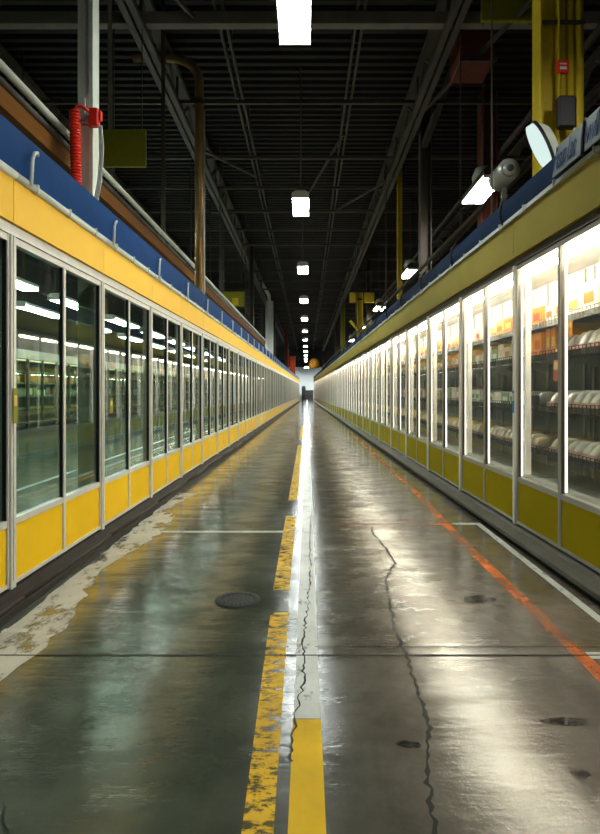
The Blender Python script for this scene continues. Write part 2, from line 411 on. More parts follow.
def parts_right():
    P=PR; f=True; L=[]
    b=MB(f); b.prism([(-.88,0),(.05,0),(.05,.05),(.17,.055),(.17,.095),(.06,.13),(.03,.15),(-.88,.15)],0,P)
    L.append(('plinth',b,'kerb_r',None))
    b=MB(f).box(-.06,.03,.015,.07,.15,2.965)
    L.append(('post',b,'alu_w',None))
    h=P/2
    for k,(a,c) in enumerate(((.072,h+.033),(h+.037,P-.002))):
        L.append(('door',frame_door(f,a,c,.165,2.96,.62,.024),'alu_m',None))
        L.append(('glass_pane',MB(f).box(-.020,-.014,a+.03,c-.03,.67,2.91),'glass_r','door'))
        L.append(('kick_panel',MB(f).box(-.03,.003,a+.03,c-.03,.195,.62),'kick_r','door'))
        L.append(('gasket',gasket(f,a,c,.67,2.91,.024,.006),'alu_dark','door'))
    b=MB(f).box(-.12,.02,0,P,2.965,3.04); L.append(('header_rail',b,'alu_dark',None))
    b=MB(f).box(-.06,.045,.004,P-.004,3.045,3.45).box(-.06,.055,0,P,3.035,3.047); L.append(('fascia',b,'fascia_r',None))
    b=MB(f); b.box(.02,.075,0,P,3.45,3.49)
    for k in range(3): b.bbox(.03,.088,P*(k+.5)/3-.012,P*(k+.5)/3+.012,3.44,3.51,.006)
    L.append(('trim_rail',b,'rail',None))
    b=MB(f); n=10; pr=[]
    for i in range(n+1):
        t=i/n; pr.append((.055+.035*math.sin(PI*t)-.07*t, 3.48+.31*t))
    pr+=[(-.04,3.79),(-.04,3.48)]
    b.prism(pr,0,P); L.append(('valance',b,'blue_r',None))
    b=MB(f); b.tube([(.07,.25,3.47),(.098,.25,3.55),(.102,.25,3.64),(.09,.25,3.72),(.02,.25,3.81)],.016,8)
    L.append(('strap',b,'gasket',None))
    # insulated box
    b=MB(f).box(-.88,-.84,0,P,.15,3.04).box(-.88,-.02,0,P,2.98,3.04); L.append(('liner',b,'white_in',None))
    b=MB(f).box(-.84,-.80,.01,P-.01,.60,2.2).box(-.84,-.06,.01,P-.01,.15,.66); L.append(('back_panel',b,'grey_in',None))
    b=MB(f)
    for k in range(5): b.box(-.80,-.775,.1+k*(P-.2)/4-.012,.1+k*(P-.2)/4+.012,.66,2.95)
    L.append(('upright',b,'shelf',None))
    for z in (2.33,1.99,1.44,.97):
        b=MB(f).box(-.775,-.24,.02,P-.02,z-.03,z)
        for k in (.15,.5,.85): b.add([(-.775,P*k-.01,z-.03),(-.3,P*k-.01,z-.03),(-.775,P*k-.01,z-.16),(-.775,P*k+.01,z-.03),(-.3,P*k+.01,z-.03),(-.775,P*k+.01,z-.16)],[(0,1,2),(5,4,3),(0,3,4,1),(1,4,5,2),(2,5,3,0)])
        L.append(('shelf',b,'shelf',None))
        b=MB(f).box(-.24,-.225,.02,P-.02,z-.055,z+.005)
        for k in range(29): b.box(-.226,-.220,.05+k*.0725,.056+k*.0725,z-.05,z+.03)
        b.box(-.226,-.220,.03,P-.03,z+.03,z+.036)
        L.append(('price_rail',b,'wire' if z>2.2 else 'dark','shelf'))
    b=MB(f); b.tube([(-.13,.09,2.86),(-.13,P-.06,2.86)],.026,8)
    L.append(('tube_lamp',b,'tube',None))
    b=MB(f); b.box(-.13,-.07,P-.045,P-.012,.70,2.80); L.append(('added_white_jamb',b,'alu_w',None))  # white jamb added to stand in for the glow beside each post
    for yy in (P-.018,P/2+.012):
        b=MB(f); b.box(-.055,-.032,yy,yy+.014,.68,2.88); L.append(('added_glow_strip',b,'vstrip',None))  # glowing strips added to brighten the frame edges and the packs
    return L
def make_row(L, name, at, rz, y0, pitch, n, merged_from, label_of, group_of):
    meshes=[]; last={}
    for nm,b,mt,par in L: meshes.append((nm,b.mesh(nm,M[mt]),par))
    # merged version for the tiny far ones
    mats=[]; big=MB()
    for nm,b,mt,par in L:
        if M[mt] not in mats: mats.append(M[mt])
        k=mats.index(M[mt]); o=len(big.v); big.v+=b.v
        big.f+=[[o+i for i in f] for f in b.f]; big.m+=[k]*len(b.f); big.sm+=b.sm
    far=big.mesh(name,mats); roots=[]
    for i in range(n):
        loc=at(y0+i*pitch*math.cos(rz)); lb=label_of(i); gr=group_of(i)
        if i<merged_from:
            r=thing(name,lb,'glass-door case',loc,rz,gr); last={}
            for nm,me,par in meshes:
                o=inst(nm,me,last[par] if par else r); last[nm]=o
        else:
            r=inst(name,far); r.location=loc; r.rotation_euler=(0,0,rz); tag(r,lb,'glass-door case',gr)
        roots.append(r)
    return roots
NL=int((90-YL0)/PL); NR=int((90-YR0)/PR)
rowL=make_row(parts_left(),'empty_glass_case',at_left,RL,YL0,PL,NL,22,
   lambda i: 'dark-glass case cut off by the edge of the picture, before the first whole unlit case' if i==0 else 'dark-glass case with bright yellow kick panels, %s whole one from near end of unlit row'%ORD[i-1] if i<17 else 'small far dark-glass case with yellow kick panels, past the sixteenth of the unlit row',
   lambda i: 'unlit glass-door cases' if i<17 else 'far unlit glass-door cases')
rowR=make_row(parts_right(),'lit_glass_case',at_right,RR,YR0,PR,NR,20,  # first case is out of view, added to light the near floor
   lambda i: 'unseen lit case added for its light beside the camera, before the nearest stocked case' if i==0 else 'brightly lit stocked case with shaded yellow kick panels, %s one in view from near end'%ORD[i-1] if i<17 else 'small far glowing case with shaded yellow kick panels, past the sixteenth of the lit row',
   lambda i: 'lit glass-door cases' if i<17 else 'far lit glass-door cases')

# ------------------------------------------------------------------ goods in the lit cases
cR,sR=math.cos(RR),math.sin(RR)
def in_right(i, u, y, z):
    """point in lit case i: u inward-to-aisle (negative = inside), y along the case"""
    bx,by,_=at_right(YR0+i*PR*cR)
    lx=-u
    return (bx+lx*cR-y*sR, by+lx*sR+y*cR, z)
def pack_mesh(name, w, dpt, h, mat_, skew):
    """soft film-wrapped pack: rounded, leaning top"""
    b=MB(True); n=8; prof=[]
    for k in range(n+1):
        t=PI*k/n; prof.append((math.cos(t)*w/2, .25*h+math.sin(t)**.7*h*.75))
    prof=[(w/2,0)]+prof+[(-w/2,0)]
    vs=[]; m=len(prof)
    for j,(yy,s) in enumerate(((0,.86),(.03,1),(dpt-.03,1),(dpt,.86))):
        for x,z in prof: vs.append((-yy, x*s+skew*z, z*s))
    fs=[]
    for j in range(3):
        for k in range(m): fs.append((j*m+k,(j+1)*m+k,(j+1)*m+(k+1)%m,j*m+(k+1)%m))
    fs.append(tuple(range(m))); fs.append(tuple(range(4*m-1,3*m-1,-1)))
    b.add(vs,fs,0,True)
    return b.mesh(name,mat_)
def tray_mesh(w,dpt,mat_):
    b=MB(True); b.bbox(-dpt-.004,.006,-w/2-.006,w/2+.006,0,.035,.008); return b.mesh('tray',mat_)
PACKW=.15
pm=[pack_mesh('wrapped_pack',PACKW,.30,.165,PROD['white'],-.85),pack_mesh('wrapped_pack',PACKW*.92,.30,.150,PROD['white'],-.95),pack_mesh('wrapped_pack',PACKW,.28,.12,PROD['cream'],-.8)]
tm=tray_mesh(PACKW,.30,PROD['pink']); tb=tray_mesh(PACKW,.30,PROD['tan'])
lm=MB(True).add([(.003,-.072,.030),(.003,.03,.030),(.003,.02,.052),(.003,-.085,.052)],[(0,1,2,3)]).mesh('pack_label',PROD['pink'])
boxes={}
def carton(w,dpt,h,col):
    k=(round(w,3),round(dpt,3),round(h,3),col)
    if k not in boxes: boxes[k]=MB(True).bbox(-dpt,0,-w/2,w/2,0,h,.006).mesh('carton',PROD[col])
    return boxes[k]
labs={}
def cart_label(w,h,col):
    k=(round(w,3),round(h,3),col)
    if k not in labs: labs[k]=MB(True).box(0,.003,-w*.32,w*.32,h*.28,h*.66).mesh('printed_label',PROD[col])
    return labs[k]
SH={1:2.33,2:1.99,3:1.44,4:.97}
SHN={1:'top',2:'second',3:'third',4:'lowest'}
def place(name,me,i,u,y,z,label,cat,group,rz=0):
    o=inst(name,me); o.location=in_right(i,u,y,z); o.rotation_euler=(0,0,RR+rz)
    return tag(o,label,cat,group)
def case_word(i): return '%s lit case'%ORD[i-1]
rp=random.Random(11); npack=ncart=0
def packs(i, s, y0, y1, step, kinds=(0,1), parts=True):
    global npack
    y=y0
    while y<y1 and npack<300:
        k=rp.choice(kinds)
        o=place('wrapped_pack',pm[k],i,-.26+rp.uniform(-.015,.01),y,SH[s]+.001,
          'white film-wrapped pack leaning in the row on the %s shelf of the %s'%(SHN[s],case_word(i)),'wrapped pack',
          'wrapped packs on the %s shelf of the %s'%(SHN[s],case_word(i)),rp.uniform(-.06,.06))
        if parts:
            inst('tray',rp.choice((tm,tm,tb)),o); inst('printed_label',lm,o)
        npack+=1; y+=step*rp.uniform(.95,1.08)
def cartons(i, s, items, parts=True, u=-.27):
    """items: (y, width, height, colour, label colour or None)"""
    global ncart
    for y,w,h,col,lc in items:
        o=place('carton',carton(w,.34,h,col),i,u,y,SH[s]+.001,
           '%s carton%s on the %s shelf of the %s'%(col,' with %s print'%lc if lc and parts else '',SHN[s],case_word(i)),'carton',
           'cartons on the %s shelf of the %s'%(SHN[s],case_word(i)),rp.uniform(-.03,.03))
        if lc and parts: inst('printed_label',cart_label(w,h,lc),o)
        ncart+=1
# nearest one in view (case 1)
cartons(1,1,[(.16,.28,.36,'white','orange'),(.47,.30,.30,'white','pink'),(.80,.30,.22,'pink','orange'),(1.12,.28,.27,'white','orange'),(1.42,.27,.22,'white','yellow'),(1.70,.27,.20,'cream','orange'),(1.96,.22,.17,'white','orange')])
packs(1,2,.24,1.76,.145); cartons(1,2,[(1.86,.11,.27,'orange','yellow'),(1.985,.11,.27,'orange','yellow')])
packs(1,3,.24,2.02,.165); packs(1,4,.24,2.02,.165)
# case 2
cartons(2,1,[(.15,.24,.20,'orange','red'),(.42,.26,.19,'yellow','orange'),(.72,.28,.22,'yellow','white'),(1.03,.28,.20,'orange','yellow'),(1.34,.28,.19,'yellow','orange'),(1.64,.26,.18,'cream','yellow'),(1.92,.22,.20,'white','orange')])
cartons(2,2,[(.13,.17,.25,'orange','red'),(.32,.17,.26,'orange','yellow'),(.54,.22,.20,'white','cream'),(.80,.24,.24,'white','orange'),(1.06,.22,.17,'cream','tan'),(1.30,.20,.22,'white','cream'),(1.53,.20,.17,'teal','white'),(1.78,.24,.22,'white','green'),(2.0,.14,.16,'cream',None)])
cartons(2,3,[(.62,.22,.16,'white','brown'),(.88,.22,.14,'white','green'),(1.14,.24,.13,'green','white'),(1.42,.24,.15,'white','cream'),(1.7,.22,.13,'cream','green'),(1.95,.18,.15,'white',None)])
packs(2,4,.22,2.02,.15,(1,2))
tr=thing('stock_tray','dark bin holding one white pack, near end of the second lit case third shelf','bin',in_right(2,-.26,.22,SH[3]+.001),RR)
MB(True).prism([(-.30,0),(0,0),(.02,.11),(.0,.11),(-.015,.012),(-.285,.012),(-.30,.11),(-.32,.11)],-.16,.16).build('body',M['black'],tr)
wp=place('wrapped_pack',pm[0],2,-.275,.22,SH[3]+.016,'single white pack lying in the dark bin of the second lit case','wrapped pack','packs in bins'); wp.scale=(.9,1.2,.8)
# cases 3..9
cols=['white','orange','cream','yellow','white','tan','green','white','pink']
for i in range(3,10):
    near=i<6
    for s in (1,2,3):
        items=[]; y=.14
        while y<2.0:
            w=rp.choice((.17,.2,.24)); h=rp.choice((.14,.18,.22)); c=rp.choice(cols if s!=1 else ['orange','yellow','white','cream'])
            if y+w/2>2.06: break
            items.append((y+w/2-.08,w,h,c,rp.choice(['orange','green','white','red']) if near else None)); y+=w+.02
        cartons(i,s,items,near)
    packs(i,4,.22,2.02,.15 if near else .19,(1,2),near)
# goods in all the cases beyond: too small and too many to tell apart
b=MB(); 
for i in range(10,NR):
    for s in (1,2,3,4):
        y=.1
        while y<2.0:
            w=rp.choice((.2,.28,.36)); h=rp.choice((.1,.15,.2)); mi=rp.randrange(5)
            p=[in_right(i,u,yy,SH[s]+z) for z in (.002,h) for u,yy in ((-.27,y),(-.6,y),(-.6,min(y+w,2.06)),(-.27,min(y+w,2.06)))]
            b.add(p,[(0,1,2,3),(7,6,5,4),(0,4,5,1),(1,5,6,2),(2,6,7,3),(3,7,4,0)],mi); y+=w+.03
tag(b.build('shelf_goods',[PROD['white'],PROD['orange'],PROD['cream'],PROD['white'],PROD['tan']]),'mixed goods blurring together on shelves of the far lit cases','goods',kind='stuff')
# price cards and the blue tag
def card(i,u,y,z,w,h,col,label):
    t=thing('price_card',label,'price card',in_right(i,u,y,z),RR)
    MB(True).box(0,.004,-w/2,w/2,0,h).build('card',PROD[col],t)
    MB(True).box(.004,.006,-w*.4,w*.4,h*.55,h*.9).build('printed_label',PROD['yellow' if col!='blue' else 'white'],t)
card(1,-.215,1.66,1.70,.13,.21,'red','red price card hanging below the second shelf of the nearest stocked case')
card(1,-.215,.62,2.17,.14,.12,'orange','orange price card under the top shelf, among white packs, near door of the stocked case')
card(1,-.215,1.40,2.12,.16,.15,'orange','orange price card under the top shelf beside the orange cartons')
card(2,.031,.043,1.36,.05,.24,'blue','blue tag stuck on the post between the first two stocked cases')
def tag_left(i,y,z,w,h,label):
    cl,sl=math.cos(RL),math.sin(RL); bx,by,_=at_left(YL0+i*PL*cl)
    t=thing('door_tag',label,'tag',(bx+.037*cl-y*sl,by+.037*sl+y*cl,z),RL)
    MB().box(-.002,.003,-w/2,w/2,0,h).build('card',M['olive'],t)
    MB().box(.003,.005,-w*.3,w*.3,h*.5,h*.8).build('printed_label',PROD['yellow'],t)
tag_left(1,.035,1.36,.06,.26,'green tag on the first pale post of the unlit row')
tag_left(2,.24,1.36,.09,.16,'small green tag on the glass of the second whole unlit case')

# ------------------------------------------------------------------ sign on the navy valance
sg=thing('aisle_sign','pale grey sign board with navy lettering fixed to the navy valance','sign',(AR+KR*5.17-.105,5.17,3.50),RR)
MB(True).prism([(-.0,0),(.012,0),(-.022,.27),(-.034,.27)],-1.75,0).build('board',M['signgrey'],sg)
cu=bpy.data.curves.new('lettering','FONT'); cu.body='Fasun Lac'; cu.size=.24; cu.extrude=.002; cu.space_character=1.0
cu2=bpy.data.curves.new('lettering','FONT'); cu2.body='wwillum'; cu2.size=.24; cu2.extrude=.002
for cv,yo,sx in ((cu,-.03,.42),(cu2,-.575,.46)):
    tmp=bpy.data.objects.new('tmp',cv); C.objects.link(tmp); bpy.context.view_layer.update()
    me=bpy.data.meshes.new_from_object(tmp.evaluated_get(bpy.context.evaluated_depsgraph_get()))
    bpy.data.objects.remove(tmp); me.name='lettering'; me.materials.clear(); me.materials.append(M['navy'])
    o=inst('lettering',me,sg)
    tilt=math.atan2(.034,.27)
    ex=Vector((0,-1,0)); ey=Vector((math.sin(tilt),0,math.cos(tilt))); ez=ex.cross(ey)
    mw=Matrix((( ex.x,ey.x,ez.x,0),(ex.y,ey.y,ez.y,0),(ex.z,ey.z,ez.z,0),(0,0,0,1)))
    o.matrix_local=Matrix.Translation((-.014-.0045,yo,.045))@mw@Matrix.Diagonal((sx,1.2,1,1))
MB(True).tube([(.015,-.555,-.03),(.02,-.56,.0),(.012,-.55,.12),(-.012,-.53,.25),(-.03,-.51,.29)],.014,8).build('strap',M['gasket'],sg)

# ------------------------------------------------------------------ lamps
def lamp_parts(root, w, l, h, lens, body, rods, zr):
    b=MB(); b.prism([(-w/2,0),(w/2,0),(w/2,h*.55),(w*.28,h),(-w*.28,h),(-w/2,h*.55)],-l/2,l/2); b.build('housing',M[body],root)
    MB().bbox(-w/2+.015,w/2-.015,-l/2+.03,l/2-.03,-.07,0,.02).build('diffuser',M[lens],root)
    MB().box(-w/2,w/2,-l/2,-l/2+.03,-.075,0).build('end_cap',M['white'],root); MB().box(-w/2,w/2,l/2-.03,l/2,-.075,0).build('end_cap',M['white'],root)
    for yy in rods: MB().tube([(0,yy,h),(0,yy,zr)],.018,6).build('hanger_rod',M['steel'],root)
first=None
ys=[7.5+8.15*k for k in range(12)]+[-.65]  # last one is unseen, added to light column fronts, beams and near floor
for k,yy in enumerate(ys):
    loc=(-.17,yy,6.62); lb='white rectangular lamp hung over the aisle centre, %s ahead of the camera'%ORD[k] if k<12 else 'unseen white rectangular lamp added over the aisle just behind the camera'
    if first is None:
        first=thing('aisle_lamp',lb,'ceiling lamp',loc,0,'lamps over the aisle centre'); lamp_parts(first,.44,1.60,.12,'lens_c','white',(-.55,.55),3.38)
    else: copy_thing(first,loc,0,lb)
first=None
for k,yy in enumerate((14.4,24.6,35.0,45.5,57.0,68.0,4.2)):  # last one is unseen, added for more light near the camera
    loc=(4.38,yy,6.62); lb='side lamp with bright square lens behind the lit cases, %s from the camera'%ORD[k] if k<6 else 'unseen side lamp added behind the lit cases, above the picture near the camera'
    if first is None:
        first=thing('side_lamp',lb,'ceiling lamp',loc,.0,'lamps behind the lit cases')
        lamp_parts(first,.56,1.9,.22,'lens_s','steel',(0,),3.38)
        MB().lathe([(.26,.15),(.28,.3),(.2,.5),(0,.58)],20).build('dome',M['col'],first)
    else: copy_thing(first,loc,0,lb)
first=None
for k,yy in enumerate((12.0,16.0,20.0,24.0,28.0,36.0,44.0,52.0)):
    loc=(-4.0,yy,5.1); lb='lamp over the neighbouring aisle behind the blue valance, %s from the camera'%ORD[k]
    if first is None:
        first=thing('neighbour_lamp',lb,'ceiling lamp',loc,0,'lamps over the neighbouring aisle'); lamp_parts(first,.30,.42,.2,'lens_h','steel',(0,),4.9)
    else: copy_thing(first,loc,0,lb)
el=thing('end_wall_lamp','small bright lamp close to the pale end wall','ceiling lamp',(-.05,100.5,5.75)); lamp_parts(el,.7,.7,.25,'lens_e','steel',(0,),4.25)
first=None; k=0
for j,(xx,zz,y0,st,n) in enumerate(((-7.0,4.2,13.2,4.4,9),(-9.0,4.3,14.6,5.0,8))):
    for q in range(n):
        loc=(xx,y0+q*st,zz); lb='long strip lamp seen through the dark glass, %s of the %s line'%(ORD[q],('lower','higher')[1-j])
        if first is None:
            first=thing('strip_lamp',lb,'strip lamp',loc,0,'strip lamps seen through the dark glass'); lamp_parts(first,.42,3.0,.12,'lens_l','white',(-1.1,1.1),5.8)
        else: copy_thing(first,loc,0,lb)

# flood lamp on the yellow column
fl=thing('flood_lamp','tilted oval flood lamp with pale ribbed lens in front of the yellow column','flood lamp',(3.14,7.95,4.93),0)
def oval(b, nx, r1, r2, x0, x1, tilt, n=28, k0=1.0, k1=1.0):
    vs=[]; 
    for x,k in ((x0,k0),(x1,k1)):
        for q in range(n):
            t=2*PI*q/n; yv=r1*k*math.cos(t); zv=r2*k*math.sin(t)
            vs.append((x*math.cos(tilt)-zv*math.sin(tilt), yv, x*math.sin(tilt)+zv*math.cos(tilt)))
    fs=[(q,q+n,(q+1)%n+n,(q+1)%n) for q in range(n)]+[tuple(range(n)),tuple(range(2*n-1,n-1,-1))]
    b.add(vs,fs)
T=.42; fl.rotation_euler=(0,0,-.17)
b=MB(); oval(b,0,.17,.33,0,.09,T,k0=.97,k1=1.0); b.build('lens',M['lens_f'],fl)
b=MB(); oval(b,0,.19,.35,.08,.12,T); b.build('rim',M['black'],fl)
b=MB(); oval(b,0,.185,.34,.12,.24,T,k1=.62); b.build('housing',M['col'],fl)
b=MB(); b.tube([(.2,0,.05),(.35,.1,-.1),(.40,.4,-.15)],.03,8); b.build('bracket',M['steel'],fl)

# ------------------------------------------------------------------ columns, pipes and rails on the dark-case side
ch=thing('steel_column','grey-green painted steel column rising behind the blue valance with red coil hose','column',(-2.78,7.35,0))
MB().box(-.09,.09,-.09,-.08,0,10).box(-.09,-.08,-.08,.11,0,10).box(.055,.105,-.11,.11,0,10).build('shaft',M['col'],ch)
MB().box(-.16,.16,-.16,.16,0,.03).build('base_plate',M['col'],ch)
MB().box(-.12,.14,-.15,-.11,4.93,4.98).box(-.04,.02,-.15,-.11,4.95,5.25).build('bracket',M['rail'],ch)
hz=thing('coiled_hose','bright red coiled air hose hanging beside the grey-green column','hose',(-2.82,7.10,3.92))
pts=[]
n=26
for k in range(n*12+1):
    t=2*PI*k/12; z=.08+1.02*k/(n*12); pts.append((.05*math.cos(t)-.02*z,.05*math.sin(t),z))
MB().tube(pts,.0185,6).build('coil',M['red'],hz)
MB().tube([(-.02,0,1.10),(.0,.0,1.16),(.06,.01,1.17),(.13,.01,1.12)],.022,8).build('fitting',M['red'],hz)
rb=thing('alarm_box','small red box fixed to the grey-green column above hanging cables','box',(-2.63,7.20,4.93))
MB().bbox(-.07,.05,-.05,.05,-.05,.17,.012).build('body',M['red'],rb)
MB().bbox(.05,.085,-.03,.03,.02,.14,.008).build('button',M['red'],rb)
cb=thing('cable_bundle','thin grey cables drooping from the red box down to the blue valance','cable',(-2.6,7.17,0))
for q in range(3):
    MB().tube([(.03+.015*q,0,4.88),(.05+.02*q,-.02,4.6),(.03+.02*q,-.03,4.2),(-.03+.02*q,-.02,3.9),(-.12,0,3.8+.03*q),(-.2,.02,4.0),(-.21,.02,4.5)],.009,6).build('cable',M['rail'],cb)

def rail_run(name,label,cat,x,z0,z1,w,mat,y0=3,y1=88,rods=True,k=KL):
    t=thing(name,label,cat,(0,0,0))
    MB().add([(x+dx+k*yy,yy,z) for yy in (y0,y1) for dx,z in ((-w/2,z0),(w/2,z0),(w/2,z1),(-w/2,z1))],
      [(0,1,2,3),(7,6,5,4),(0,4,5,1),(1,5,6,2),(2,6,7,3),(3,7,4,0)]).build('beam',M[mat],t)
    if rods:
        for q in range(5):
            yy=y0+2+q*7.5; MB().bar((x+k*yy,yy,z1),(x+k*yy,yy,10.0),.03).build('hanger_rod',M['steel'],t)
    return t
rail_run('timber_beam','long brown beam running behind the blue valance','beam',-3.25,4.50,4.70,.14,'brown',3,38)
def pipe_run(name,label,x,z,r,mat,y0,y1,k,hang=True,n=8):
    t=thing(name,label,'pipe',(0,0,0))
    MB().tube([(x+k*y0,y0,z),(x+k*y1,y1,z)],r,10).build('pipe',M[mat],t)
    if hang:
        for q in range(n):
            yy=y0+1.5+q*(y1-y0-3)/(n-1); MB().bar((x+k*yy,yy,z+r*.8),(x+k*yy,yy,10.0),.022).build('hanger_rod',M['steel'],t)
pipe_run('service_pipe','slim pale grey pipe just above the long brown beam',-3.22,4.95,.045,'col',3,38,KL,True,5)
pipe_run('service_pipe','darker grey pipe between the brown beam and the pale pipe',-3.28,4.83,.05,'steel',3,38,KL,True,5)
gp=thing('gooseneck_pipe','bronze pipe rising behind the blue valance and bending over at its top','pipe',(-2.62,14.1,0))
pts=[(0,0,0),(0,0,9.15)]
for q in range(1,9):
    t=q/8*PI/2; pts.append((-.75*(1-math.cos(t)),0,9.15+.55*math.sin(t)))
pts.append((-1.6,0,9.70))
MB().tube(pts,.105,14).build('pipe',M['bronze'],gp)
MB().lathe([(.13,0),(.13,.12),(.105,.13)],14,(0,0,8.55)).build('collar',M['steel'],gp)
MB().tube([(.13,-.03,0),(.13,-.03,8.4)],.018,8).build('conduit',M['rail'],gp)  # pale tube standing in for the highlight along the pipe's edge
wp_=thing('insulated_pipe','thick white vertical pipe far down the unlit row','pipe',(-2.85,44,0))
MB().tube([(0,0,0),(0,0,8.4)],.30,16).build('jacket',M['white'],wp_)
MB().tube([(0,0,8.4),(-.05,0,8.9),(-.5,-.3,9.6),(-.7,-.3,9.84)],.14,10).build('pipe',M['col'],wp_)
for x,yy,h,wd_,mat,nm,lb in ((-2.6,72,9.9,.45,'maroon','steel_column','tall dark red column at the far end behind the unlit row'),
      (-2.08,84,6.6,.8,'redcol','steel_column','bright orange-red column nearest the end wall'),(-2.75,80,7.2,.5,'redcol','steel_column','orange-red column just before the brightest one at far end'),
      (2.5,88,6.4,.4,'maroon','steel_column','dark red column at the far end beyond the lit row')):
    t=thing(nm,lb,'column',(x,yy,0)); MB().box(-wd_/2,wd_/2,-wd_/2,wd_/2,0,h).build('shaft',M[mat],t)
    MB().box(-wd_*.65,wd_*.65,-wd_*.65,wd_*.65,h,h+.12).build('cap',M['dark'],t)
for x,yy,lb in ((-3.15,33,'slim grey column past the second olive panel'),(-3.0,53,'slim grey column beyond the thick white pipe')):
    t=thing('steel_column',lb,'column',(x,yy,0)); MB().box(-.12,.12,-.01,.01,0,10).box(-.12,-.10,-.13,.13,0,10).box(.10,.12,-.13,.13,0,10).build('shaft',M['steel'],t); MB().box(-.2,.2,-.2,.2,0,.03).build('base_plate',M['steel'],t)
def hang_panel(label,x,yy,z0,w,h,extra=False):
    t=thing('hanging_panel',label,'panel',(x,yy,z0))
    MB().bbox(-w/2,w/2,-.03,.03,0,h,.012).build('board',M['olive'],t)
    for sx in (-1,1): MB().bar((sx*w*.4,0,h),(sx*w*.4,0,10-z0),.02).build('hanger_rod',M['steel'],t)
    if extra: MB().bbox(w*.05,w*.28,-.12,-.03,.05,h*.55,.02).build('control_box',M['colyel'],t)
hang_panel('olive green panel hanging beside the grey-green column',-3.7,11.8,6.15,.86,.76)
hang_panel('olive green panel hung far off with a small yellow box on it',-3.65,27.8,5.65,1.3,.72,True)

# ------------------------------------------------------------------ lit-case side: columns and services
yc=thing('yellow_column','broad yellow steel column with conduits beside the tilted flood lamp','column',(3.5,8.5,0))
MB().box(-.14,.14,-.008,.008,0,10).box(-.14,-.12,-.15,.15,0,10).box(.12,.14,-.15,.15,0,10).build('shaft',M['colyel'],yc)
MB().box(-.2,.2,-.2,.2,0,.03).build('base_plate',M['colyel'],yc)
for q,(dx,r) in enumerate(((.21,.055),(.33,.06),(.46,.065))): MB().tube([(dx,-.05,0),(dx,-.05,10)],r,12).build('conduit',M['colyel'],yc)
MB().box(-.12,.52,-.125,-.11,6.9,6.96).box(-.12,.52,-.125,-.11,4.2,4.26).build('conduit_clamp',M['steel'],yc)
MB().box(.10,.26,-.17,-.12,6.18,6.36).build('warning_plate',M['red'],yc); 
MB().box(.13,.23,-.175,-.17,6.22,6.26).box(.13,.23,-.175,-.17,6.29,6.31).build('plate_text',M['white'],yc)
bb=thing('junction_box','black junction box mounted on the yellow column above the sign','box',(3.66,8.22,5.3))
MB().bbox(-.13,.13,-.09,.04,0,.46,.03).build('body',M['black'],bb)
MB().tube([(.1,-.06,0),(.11,-.08,-.3),(.08,-.08,-.6)],.013,6).build('cable',M['rail'],bb)
def icol(label,x,yy,w,mat,h=10):
    t=thing('steel_column',label,'column',(x,yy,0))
    MB().box(-w/2,w/2,-.01,.01,0,h).box(-w/2,-w/2+.03,-w/2,w/2,0,h).box(w/2-.03,w/2,-w/2,w/2,0,h).build('shaft',M[mat],t)
    MB().box(-w*.7,w*.7,-w*.7,w*.7,0,.03).build('base_plate',M[mat],t); return t
t=icol('grey column with a diagonal brace behind the lit cases',3.4,16.7,.32,'steel')
MB().bar((-.05,-.1,8.6),(.35,-1.9,9.9),.16).build('brace',M['steel'],t)
icol('slim yellow column just beyond the grey braced column',3.35,21,.17,'colyel')
t=icol('far yellow column carrying a cross head and two arms',3.15,34.5,.34,'colyel',7.45)
MB().bbox(-.62,-.22,-.12,.12,6.85,7.45,.03).build('side_block',M['colyel'],t); MB().bbox(.25,.85,-.12,.12,6.85,7.45,.03).build('side_block',M['colyel'],t); MB().box(-.62,.85,-.05,.05,7.0,7.12).build('cross_arm',M['steel'],t)
MB().bar((.1,0,5.2),(1.0,-.3,5.75),.18,.1).build('arm',M['colyel'],t); MB().bar((-.1,0,5.2),(-.6,-.2,5.75),.18,.1).build('arm',M['colyel'],t)
MB().bbox(.5,.9,-.2,.2,4.2,4.7,.05).bar((.6,0,4.7),(.6,0,5.5),.06).build('control_box',M['colyel'],t)
icol('grey column close behind the far yellow column',3.95,37,.3,'steel')
icol('rust brown column deep behind the lit cases',5.1,16.4,.44,'maroon')
for q,(x,yy) in enumerate(((3.1,50),(3.2,62))): icol('small dim column far down the lit row, %s of two'%('nearer','farther')[q],x,yy,.35,('olive','steel')[q])
bx=thing('duct_box','rust brown box duct hung under the roof beside the braced column','duct',(3.75,13.2,8.85)); MB().bbox(-.38,.38,-.5,.5,0,.8,.02).build('body',M['maroon'],bx)
MB().box(-.41,.41,-.54,-.48,-.04,.02).build('flange',M['steel'],bx)
for sx in (-.3,.3): MB().bar((sx,0,.8),(sx,0,1.17),.03).build('hanger_rod',M['steel'],bx)
pb=thing('beam_panel','olive yellow panel fixed on the roof beam beside the broad yellow column','panel',(4.05,11.55,8.95)); MB().bbox(-.58,.58,-.05,.05,0,.75,.012).build('board',M['olive'],pb)
MB().box(-.5,-.45,.05,.25,.1,.2).box(.45,.5,.05,.25,.1,.2).build('bracket',M['steel'],pb)
pipe_run('service_pipe','pale beige pipe running above the lit cases past the yellow column',3.35,4.95,.05,'steel',10.5,86,KR)
pipe_run('service_pipe','thick grey pipe running behind the lit case tops',5.5,8.4,.08,'steel',5.2,86,0)
pipe_run('service_pipe','slim conduit low above the navy valance',3.0,4.15,.03,'col',7.5,86,KR)
mo=thing('fan_motor','round grey motor on a bracket between side lamp and flood lamp','motor',(3.22,9.2,5.02))
MB().tube([(-.10,-.25,0),(-.10,.25,0)],[.17,.17],20).tube([(-.10,-.3,0),(-.10,-.25,0)],[.10,.12],16).build('drum',M['shelf'],mo)
